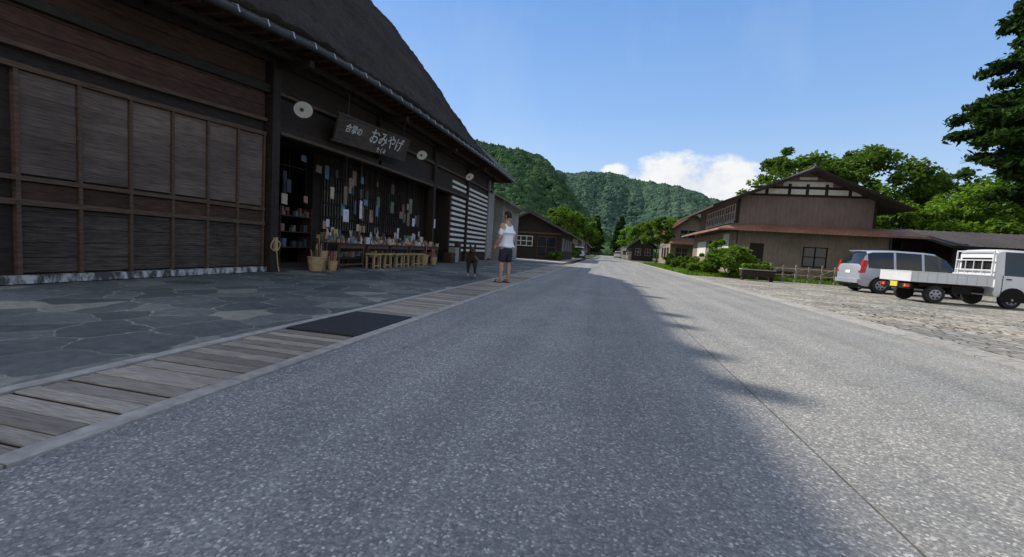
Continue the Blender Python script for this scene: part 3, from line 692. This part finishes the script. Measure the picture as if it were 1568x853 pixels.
# ------------------------------------------------------------ hills
bmx=bmesh.new(); bmesh.ops.create_icosphere(bmx,subdivisions=2,radius=1); ICO=np.array([v.co[:] for v in bmx.verts]); IF=np.array([[v.index for v in f_.verts] for f_ in bmx.faces]); bmx.free()
def hillmat(name,c1,c2):
    m,nt,b=newmat(name); g=nt.nodes.new('ShaderNodeNewGeometry')
    r=ramp(nt,[(0,c1),(.7,tuple((x+y)/2 for x,y in zip(c1,c2))),(1,c2)]); nt.links.new(g.outputs['Random Per Island'],r.inputs[0])
    n=noise_n(nt,coords(nt),.012,4); r2=ramp(nt,[(.35,(.78,.8,.87)),(.65,(1.22,1.2,1.1))]); nt.links.new(n.outputs[0],r2.inputs[0])
    n3=noise_n(nt,coords(nt),.5,4,.7); r3=ramp(nt,[(.35,(.7,.73,.73)),(.65,(1.22,1.22,1.2))]); nt.links.new(n3.outputs[0],r3.inputs[0])
    c=mixc(nt,mixc(nt,r.outputs[0],r2.outputs[0],1.0,'MULTIPLY'),r3.outputs[0],1.0,'MULTIPLY')
    nt.links.new(c,b.inputs['Base Color']); b.inputs['Roughness'].default_value=1; b.inputs['Specular IOR Level'].default_value=0; bump(nt,b,n3.outputs[0],.8,1.2); return m
def hill(name,rid,Yr,Yb,cnt,rad,mat,seed):
    def H_(r_): 
        for (a,za),(c,zc) in zip(rid,rid[1:]):
            if a<=r_<=c: t=(r_-a)/(c-a); return za+(zc-za)*t
        return rid[0][1] if r_<rid[0][0] else rid[-1][1]
    def Z(r_,t):
        y=Yb+(Yr-Yb)*t
        s=t*t*(3-2*t)*.6+t*.4
        nn=noise.noise(Vector((r_*9,t*2.5,seed)))*.10*math.sin(math.pi*min(t,1))+noise.noise(Vector((r_*30,t*6,seed)))*.03*math.sin(math.pi*min(t,1))
        if t>1: s=1-(t-1)*.8
        return (r_*y,y,max(-5,(H_(r_)*s+nn*H_(r_)*2)*Yr)+(noise.noise(Vector((r_*60,3,seed)))*.004*Yr))
    e=empty(name); NA=160; NT=40; V=[];F=[]
    r0,r1=rid[0][0],rid[-1][0]
    for i in range(NA+1):
        for j in range(NT+1): V.append(Z(r0+(r1-r0)*i/NA,1.3*j/NT))
    for i in range(NA):
        for j in range(NT): a=i*(NT+1)+j; F.append((a,a+1,a+NT+2,a+NT+1))
    fast('terrain',V,F,mat,e,smooth=True)
    R_=rng.uniform(r0,r1,cnt); T_=rng.uniform(0,1.05,cnt)**.85
    P=np.array([Z(a,t) for a,t in zip(R_,T_)]); P=P[P[:,2]>-2]; cnt=len(P)
    sc=rad*rng.uniform(.6,1.3,cnt); con=rng.random(cnt)<.3
    base=np.repeat(ICO[None],cnt,0)+rng.normal(size=(cnt,42,3))*.12
    zt=base[:,:,2]; fac=np.clip(1-(zt+.2)*.62,.12,1.1); 
    base[:,:,0]=np.where(con[:,None],base[:,:,0]*fac*.8,base[:,:,0]); base[:,:,1]=np.where(con[:,None],base[:,:,1]*fac*.8,base[:,:,1]); base[:,:,2]*=np.where(con,1.15,.8)[:,None]
    V=(base*sc[:,None,None]+P[:,None,:]+np.array([0,0,rad*.3])).reshape(-1,3)
    F=(IF[None]+np.arange(cnt)[:,None,None]*42).reshape(-1,3)
    fast('forest',V,F,mat,e); return e
MH1=hillmat('forest_near',(.036,.075,.040),(.075,.125,.052)); MH2=hillmat('forest_far',(.056,.10,.08),(.092,.145,.092)); MH3=hillmat('forest_mid',(.040,.08,.052),(.075,.125,.060))  # distance haze put into base colours: farther ridges get a bluer green
hill('forest_hill',[(-1.0,.285),(-.6,.29),(-.353,.256),(-.229,.22),(-.18,.202),(-.14,.183),(-.11,.157),(-.07,.112),(-.03,.065),(.02,.02)],620,200,12500,3.9,MH1,1.3)
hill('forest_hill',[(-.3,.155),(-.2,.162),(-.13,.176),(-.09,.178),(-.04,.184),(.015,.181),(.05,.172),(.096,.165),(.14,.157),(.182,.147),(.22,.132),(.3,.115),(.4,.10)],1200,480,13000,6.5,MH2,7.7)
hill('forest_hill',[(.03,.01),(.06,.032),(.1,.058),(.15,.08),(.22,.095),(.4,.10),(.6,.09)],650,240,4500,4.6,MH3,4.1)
# ------------------------------------------------------------ vehicles
def wheel(b,x,y,r,wd,side,mt=0,mr=1):
    o=y+side*wd/2; i=y-side*wd/2
    b.tube([(x,i,r),(x,i+side*.02,r),(x,o-side*.03,r),(x,o,r)],[r*.94,r,r,r*.92],24,mt)
    b.tube([(x,o-side*.01,r),(x,o+side*.006,r),(x,o+side*.012,r)],[r*.60,r*.58,r*.54],20,mr)
    for k_ in range(6):
        a=k_*math.pi/3; cx_=x+math.cos(a)*r*.38; cz=r+math.sin(a)*r*.38
        b.tube([(cx_,o+side*.008,cz),(cx_,o+side*.016,cz)],r*.12,8,mt)
    b.tube([(x,o+side*.01,r),(x,o+side*.03,r)],[r*.14,r*.1],10,mr)
def arch(b,x,y,r,side,mi):
    n=16; pts=[(x+math.cos(math.pi*i/n)*r,y,.3+math.sin(math.pi*i/n)*r) for i in range(n+1)]
    b.poly(pts+[(x-r,y,.2),(x+r,y,.2)],mi)
def minivan(name,loc,rz,body,sc=1.0):
    e=empty(name,loc,rz); e.scale=(sc,)*3
    ST=[(0.0,.42,.92,.98,.80,.74),(.03,.30,.95,1.12,.83,.74),(.16,.26,.97,1.50,.845,.70),(.26,.24,.98,1.62,.85,.68),(.42,.24,.98,1.68,.85,.68),(1.12,.24,.97,1.72,.85,.69),(1.2,.24,.97,1.72,.85,.69),(2.05,.24,.95,1.70,.85,.69),(2.13,.24,.95,1.70,.85,.69),(2.55,.24,.94,1.66,.85,.68),(2.95,.24,.93,1.46,.85,.66),(3.25,.24,.93,1.22,.85,.66),(3.42,.24,.92,1.02,.845,.70),(3.7,.24,.88,.95,.83,.72),(4.0,.26,.80,.86,.79,.70),(4.17,.3,.66,.72,.72,.62),(4.22,.42,.58,.62,.66,.55)]
    b=MB(); n=None; loops=[]
    for (x,zl,zb,zr,wb,wr) in ST:
        half=[(0,zl),(wb*.92,zl),(wb*.985,zl+.12),(wb,(zl+zb)/2),(wb*.985,zb),(wr,zr-.07),(wr*.82,zr),(0,zr+.015)]
        lp=[(x,-y_,z_) for y_,z_ in half]+[(x,y_,z_) for y_,z_ in half[-2:0:-1]]
        loops.append(len(b.v)); b.v+=lp; n=len(lp)
    for s_ in range(len(ST)-1):
        x0,x1=ST[s_][0],ST[s_+1][0]
        for k_ in range(n):
            k2=(k_+1)%n; mi=0
            side=k_ in (4,9); topf=k_ in (5,6,7,8)
            if side and (x0>=.26 and x1<=3.26) and (x1-x0)>.1: mi=1
            if topf and ((x0>=.03 and x1<=.27) or (x0>=2.5 and x1<=3.43)): mi=1
            if k_ in (0,13): mi=2
            b.f.append((loops[s_]+k_,loops[s_]+k2,loops[s_+1]+k2,loops[s_+1]+k_)); b.m.append(mi)
    b.f.append(tuple(loops[0]+k_ for k_ in range(n))); b.m.append(0); b.f.append(tuple(loops[-1]+k_ for k_ in range(n))); b.m.append(0)
    b.obj('body',[body,M_glass,M_tyre],e,smooth=38)
    b=MB()
    for x in (.72,3.38):
        for s_ in (-1,1): arch(b,x,s_*.858,.37,s_,0); wheel(b,x,s_*.78,.315,.2,s_,1,2)
    b.box(.1,4.1,-.75,.75,.15,.3,1)
    b.obj('wheels',[M_dark,M_tyre,M_rim],e,smooth=40)
    b=MB()
    for s_ in (-1,1):
        a,c=sorted((s_*.845,s_*.70)); 
        b.hexa([(-.015,a,.78),(.16,a,.78),(.16,c,.78),(-.015,c,.78),(.07,a,1.28),(.24,a,1.28),(.24,c,1.28),(.07,c,1.28)],0)
        a,c=sorted((s_*.80,s_*.55)); b.box(3.98,4.12,a,c,.6,.78,1)
        for xx in (1.16,2.09): b.box(xx-.006,xx+.006,*sorted((s_*.853,s_*.86)),.35,.95,3)
        for xx in (1.35,2.3): b.box(xx,xx+.14,*sorted((s_*.855,s_*.875)),.86,.89,1)
        b.box(3.0,3.12,*sorted((s_*.86,s_*1.0)),.93,1.06,4)
    b.box(-.02,.0,-.17,.17,.74,.86,1); b.box(-.06,.1,-.8,.8,.36,.52,4); b.box(-.07,-.04,-.5,.5,.3,.36,3)
    b.box(.2,.3,-.5,.5,1.665,1.69,4)
    b.obj('lights_and_trim',[M_red,M_white,M_dark,M_dark,body],e,bevel=.008)
    return e
M_silver=paint('silver_paint',(.46,.50,.56),.35,.35); M_blue=paint('paleblue_paint',(.45,.55,.7),.3,.2); M_wpaint=paint('white_body',(.70,.71,.72),.4,coat=.3)
minivan('parked_minivan',(9.95,19.75,.01),0,M_silver)
minivan('parked_car',(-3.6,60,.01),math.radians(90),M_blue,.97)
minivan('parked_car',(3.3,104,.01),math.radians(90),M_wpaint,.97)
T=empty('white_pickup_truck',(9.35,15.85,.01)); b=MB()
b.box(.0,2.05,-.69,.69,.62,.67,1)
for s_ in (-1,1):
    a,c=sorted((s_*.70,s_*.735)); b.box(.0,2.05,a,c,.63,.94,0)
    for xx in np.linspace(.15,1.9,8): b.box(xx,xx+.03,*sorted((s_*.735,s_*.748)),.66,.92,0)
    b.box(0,2.05,*sorted((s_*.69,s_*.752)),.935,.96,0)
b.box(-.035,-.002,-.735,.735,.63,.94,0); b.box(-.045,.01,-.74,.74,.935,.96,0)
b.box(1.99,2.03,-.70,.70,.96,1.0,0)
b.obj('cargo_bed',[M_wpaint,M_grey],T,bevel=.006)
b=MB(); ST=[(2.10,.42,.98,1.66,.72,.64),(2.14,.36,.98,1.73,.735,.655),(2.22,.34,.98,1.755,.735,.66),(2.30,.34,.98,1.76,.735,.66),(2.88,.34,.97,1.75,.735,.66),(2.96,.34,.97,1.70,.735,.65),(3.12,.36,.96,1.40,.735,.66),(3.26,.36,.93,1.05,.73,.68),(3.32,.38,.86,.92,.72,.68),(3.35,.42,.70,.74,.70,.64)]
loops=[]
for (x,zl,zb,zr,wb,wr) in ST:
    half=[(0,zl),(wb*.95,zl),(wb*.99,zl+.1),(wb,(zl+zb)/2),(wb*.985,zb),(wr,zr-.07),(wr*.85,zr),(0,zr+.012)]
    lp=[(x,-y_,z_) for y_,z_ in half]+[(x,y_,z_) for y_,z_ in half[-2:0:-1]]; loops.append(len(b.v)); b.v+=lp; n=len(lp)
for s_ in range(len(ST)-1):
    for k_ in range(n):
        k2=(k_+1)%n; mi=0; x0,x1=ST[s_][0],ST[s_+1][0]
        if k_ in (4,9) and x0>=2.29 and x1<=3.13 and x1-x0>.1: mi=1
        if k_ in (5,6,7,8) and x0>=2.95 and x1<=3.27: mi=1
        b.f.append((loops[s_]+k_,loops[s_]+k2,loops[s_+1]+k2,loops[s_+1]+k_)); b.m.append(mi)
b.f.append(tuple(loops[0]+k_ for k_ in range(n))); b.m.append(0); b.f.append(tuple(loops[-1]+k_ for k_ in range(n))); b.m.append(0)
b.obj('cab',[M_wpaint,M_glass],T,smooth=38)
b=MB(); b.box(2.085,2.095,-.52,.52,1.12,1.5,0)
for s_ in (-1,1):
    for xx in (2.27,3.0): b.box(xx-.006,xx+.006,*sorted((s_*.736,s_*.742)),.42,.98,0)
    b.box(2.36,2.48,*sorted((s_*.738,s_*.755)),.86,.89,0)
    b.box(3.02,3.1,*sorted((s_*.74,s_*.92)),1.0,1.22,0)
b.box(.05,2.9,-.4,-.3,.40,.55,0); b.box(.05,2.9,.3,.4,.40,.55,0); b.box(.3,1.9,-.6,.6,.5,.6,0); b.box(.0,.06,-.68,.68,.40,.56,0)
b.box(1.1,1.6,-.66,-.42,.34,.58,0); b.obj('chassis_and_trim',M_dark,T)
b=MB()
for s_ in (-1,1):
    b.box(-.03,.0,*sorted((s_*.68,s_*.42)),.45,.55,0); b.box(-.035,-.0305,*sorted((s_*.54,s_*.48)),.455,.545,1)
b.box(-.04,-.01,-.16,.16,.44,.60,2); b.obj('tail_lights_and_plate',[M_red,M_amber,M_yel],T)
b=MB()
for y_ in (-.66,.66): b.tube([(2.04,y_,.95),(2.04,y_,1.70)],.022,8)
for z_ in (1.70,1.42,1.12): b.tube([(2.04,-.67,z_),(2.04,.67,z_)],.02,8)
for y_ in (-.3,0,.3): b.tube([(2.04,y_,1.0),(2.04,y_,1.42)],.014,7)
b.obj('cargo_rack',M_wpaint,T,smooth=60)
b=MB()
for x in (.66,2.56):
    for s_ in (-1,1): wheel(b,x,s_*.65,.27,.15,s_,0,1)
for s_ in (-1,1): arch(b,2.56,s_*.743,.33,s_,2)
b.obj('wheels',[M_tyre,M_rim,M_dark],T,smooth=40)
# ------------------------------------------------------------ skinned figures
def skin(name,nodes,edges,mat,parent,sub=2,flat=None):
    me=bpy.data.meshes.new(name); me.from_pydata([n_[0] for n_ in nodes],edges,[]); o=bpy.data.objects.new(name,me); link(o)
    sm=o.modifiers.new('s','SKIN'); sm.use_smooth_shade=True
    if not me.skin_vertices: 
        bpy.context.view_layer.objects.active=o; bpy.ops.mesh.customdata_skin_add()
    sd=me.skin_vertices[0].data
    for i,n_ in enumerate(nodes): sd[i].radius=(n_[1],n_[1]); sd[i].use_root=(i==0)
    ss=o.modifiers.new('ss','SUBSURF'); ss.levels=sub; ss.render_levels=sub
    bpy.context.view_layer.update(); dg=bpy.context.evaluated_depsgraph_get()
    m2=bpy.data.meshes.new_from_object(o.evaluated_get(dg)); bpy.data.objects.remove(o)
    if flat: 
        for v_ in m2.vertices: v_.co.y=flat[1]+(v_.co.y-flat[1])*flat[0]
    m2.materials.clear(); m2.materials.append(mat); m2.polygons.foreach_set('use_smooth',[True]*len(m2.polygons))
    return link(bpy.data.objects.new(name,m2),parent)
MAN=empty('standing_man',(-2.4,10.05,.01),math.radians(58))
N=[((0,0,.95),.13),((0,0,1.15),.125),((0,.0,1.33),.14),((0,-.01,1.46),.075),((0,.005,1.53),.062),((0,.012,1.60),.055),
 ((.13,0,1.42),.07),((.19,-.01,1.36),.055),((.235,-.02,1.12),.045),((.245,.05,.88),.032),
 ((-.13,0,1.42),.07),((-.19,-.01,1.36),.055),((-.235,.0,1.12),.045),((-.22,.15,.94),.032),
 ((.09,0,.86),.095),((.115,.01,.50),.06),((.115,-.02,.36),.06),((.115,-.02,.10),.038),((.125,.03,.05),.045),((.14,.15,.04),.038),
 ((-.09,0,.86),.095),((-.115,.03,.50),.06),((-.12,.01,.36),.06),((-.12,.02,.10),.038),((-.13,.07,.05),.045),((-.15,.19,.04),.038)]
E=[(0,1),(1,2),(2,3),(3,4),(4,5),(2,6),(6,7),(7,8),(8,9),(2,10),(10,11),(11,12),(12,13),(0,14),(14,15),(15,16),(16,17),(17,18),(18,19),(0,20),(20,21),(21,22),(22,23),(23,24),(24,25)]
skin('body',N,E,M_skin,MAN)
N=[((0,0,1.08),.172),((0,0,.93),.172),((0,0,.84),.165),((0,0,1.25),.175),((0,0,1.38),.145),((0,-.01,1.47),.085),((.13,0,1.41),.08),((.19,-.01,1.34),.066),((.228,-.02,1.17),.062),((-.13,0,1.41),.08),((-.19,-.01,1.34),.066),((-.228,-.01,1.17),.062)]
skin('t_shirt',N,[(0,1),(1,2),(0,3),(3,4),(4,5),(4,6),(6,7),(7,8),(4,9),(9,10),(10,11)],M_shirt,MAN,flat=(.82,0))
N=[((0,0,.95),.14),((0,0,.84),.135),((.095,0,.76),.112),((.115,.01,.50),.092),((-.095,0,.76),.112),((-.115,.03,.50),.092)]
skin('shorts',N,[(0,1),(1,2),(2,3),(1,4),(4,5)],M_short,MAN)
def uvs(name,fn,mat,parent,seg=24,rg=16):
    b=MB(); 
    for i in range(rg+1):
        for j in range(seg):
            th=math.pi*i/rg; ph=2*math.pi*j/seg; b.v.append(fn(math.sin(th)*math.cos(ph),math.sin(th)*math.sin(ph),math.cos(th)))
    for i in range(rg):
        for j in range(seg): b.f.append((i*seg+j,i*seg+(j+1)%seg,(i+1)*seg+(j+1)%seg,(i+1)*seg+j)); b.m.append(0)
    return b.obj(name,mat,parent,smooth=80)
HD=empty('head_pivot',(0,.01,1.665)); HD.parent=MAN; HD.rotation_euler=(math.radians(-8),0,math.radians(14))
def headf(x,y,z):
    px,py,pz=x*.082,y*.103,z*.124
    if z<0: px*=1+z*.2; py*=1+z*.1
    if y>.8 and -.35<z<.15: py+=.018*(1-abs(x)*2.2) if abs(x)<.4 else 0
    return (px,py,pz)
uvs('head',headf,M_skin,HD)
def hairf(x,y,z):
    k_=1.07 if not(y>.35 and z<.45) and z>-.42 else .9
    return (x*.082*k_,y*.103*k_-.002,z*.124*k_+.004)
uvs('hair',hairf,M_hair,HD)
b=MB()
for s_ in (-1,1):
    b.tube([(s_*.079,.0,-.04),(s_*.093,-.01,-.01),(s_*.089,-.015,.02)],[.012,.016,.010],8,0)
    b.tube([(s_*.03,.092,.01),(s_*.03,.102,.01)],.009,8,1)
b.tube([(-.025,.094,-.065),(.025,.094,-.065)],.006,6,2)
b.tube([(0,.096,.0),(0,.120,-.035),(0,.100,-.045)],[.007,.013,.01],8,0)
b.obj('ears_eyes_nose_mouth',[M_skin,M_hair,M_lip],HD,smooth=60)
b=MB()
for (hx,hy,hz,dx_,dy_,s_) in ((.245,.05,.88,.02,.06,1),(-.22,.15,.94,0,.5,-1)):
    dv=Vector((dx_,dy_*.6,-1)).normalized(); side=Vector((0,1,0)); p=Vector((hx,hy,hz))
    b.tube([p-dv*.03,p+dv*.01,p+dv*.05,p+dv*.09],[.024,.027,.036,.03],10)
    for k_,L in enumerate((.07,.08,.075,.055)):
        a=p+dv*.08+side*(.026-.018*k_); m=a+dv*L*.5; t=m+(dv*.5+Vector((-s_*.8,0,0))).normalized()*L*.5; b.tube([a,m,t],[.010,.009,.007],7)
    a=p+dv*.03+side*.03; b.tube([a,a+Vector((-s_*.01,.03,-.03)),a+Vector((-s_*.02,.035,-.06))],[.012,.010,.008],7)
b.obj('hands',M_skin,MAN,smooth=60)
b=MB()
for (fx,fy) in ((.127,.04),(-.14,.08)):
    P=[(fx-.04,fy-.11),(fx+.04,fy-.11),(fx+.06,fy+.08),(fx+.03,fy+.155),(fx-.03,fy+.155),(fx-.055,fy+.08)]
    bb=len(b.v); b.v+=[(x,y,0) for x,y in P]+[(x,y,.022) for x,y in P]; b.f+=[tuple(bb+i for i in range(5,-1,-1)),tuple(bb+6+i for i in range(6))]+[(bb+i,bb+(i+1)%6,bb+6+(i+1)%6,bb+6+i) for i in range(6)]; b.m+=[0]*8
    b.tube([(fx-.055,fy+.05,.02),(fx-.04,fy+.05,.065),(fx,fy+.05,.082),(fx+.04,fy+.05,.065),(fx+.055,fy+.05,.02)],.013,7)
b.obj('sandals',M_trim,MAN)
DOG=empty('standing_dog',(-3.55,10.9,.01),math.radians(198)); DOG.scale=(1.08,)*3
N=[((0,-.02,.50),.115),((0,.2,.49),.145),((0,-.26,.52),.115),((0,.30,.58),.098),((0,.35,.67),.08),((0,.41,.73),.085),((0,.50,.71),.052),((0,.585,.70),.038),
 ((0,-.38,.55),.035),((0,-.48,.50),.024),((0,-.55,.40),.014),
 ((.085,.22,.40),.06),((.085,.20,.20),.036),((.085,.22,.06),.030),((.085,.26,.035),.034),
 ((-.085,.22,.40),.06),((-.085,.24,.20),.036),((-.085,.26,.06),.030),((-.085,.30,.035),.034),
 ((.09,-.27,.42),.08),((.09,-.2,.31),.055),((.09,-.34,.18),.03),((.09,-.32,.05),.027),((.09,-.27,.035),.032),
 ((-.09,-.27,.42),.08),((-.09,-.2,.31),.055),((-.09,-.34,.18),.03),((-.09,-.32,.05),.027),((-.09,-.27,.035),.032)]
E=[(0,1),(0,2),(1,3),(3,4),(4,5),(5,6),(6,7),(2,8),(8,9),(9,10),(1,11),(11,12),(12,13),(13,14),(1,15),(15,16),(16,17),(17,18),(2,19),(19,20),(20,21),(21,22),(22,23),(2,24),(24,25),(25,26),(26,27),(27,28)]
do=skin('body',N,E,M_dog,DOG); do.data.materials.append(M_tanfur)
for p in do.data.polygons:
    if p.center.z<.12 or (p.center.y>.5 and p.center.z<.70): p.material_index=1
b=MB()
for s_ in (-1,1):
    b.tube([(s_*.045,.40,.765),(s_*.062,.39,.82),(s_*.060,.41,.87)],[.034,.026,.006],8,0); b.tube([(s_*.032,.468,.745),(s_*.034,.482,.748)],.009,7,1)
b.tube([(0,.575,.705),(0,.603,.705)],[.022,.015],8,1); b.tube([(0,.315,.63),(0,.325,.61)],.088,14,2)
b.obj('ears_eyes_nose_collar',[M_dog,M_dark,M_red],DOG,smooth=60)
b=MB(); hp=MAN.matrix_basis@Vector((-.22,.17,.86)); dp=Vector((-3.42,10.58,.66)); pts=[]
for i in range(13):
    t=i/12; p=hp.lerp(dp,t); p.z-=.25*math.sin(math.pi*t)*1.0; pts.append(p)
b.tube(pts,.008,6); b.obj('dog_leash',M_tanfur)
# ------------------------------------------------------------ leaf litter
n=1600; C=np.stack([rng.uniform(4.6,10,n),rng.uniform(4,12,n),np.full(n,.016)],1); cl=np.array([noise.noise(Vector((c[0]*.9,c[1]*.9,2)))for c in C]); C=C[cl>.1]
V,F=leaves(C,.05,6); fast('dry_leaf_litter',V,F,nmat('dry_leaf',(.08,.05,.025),(.2,.14,.07),20,.9,0))
bpy.context.view_layer.update()
print('done',len(bpy.data.objects))
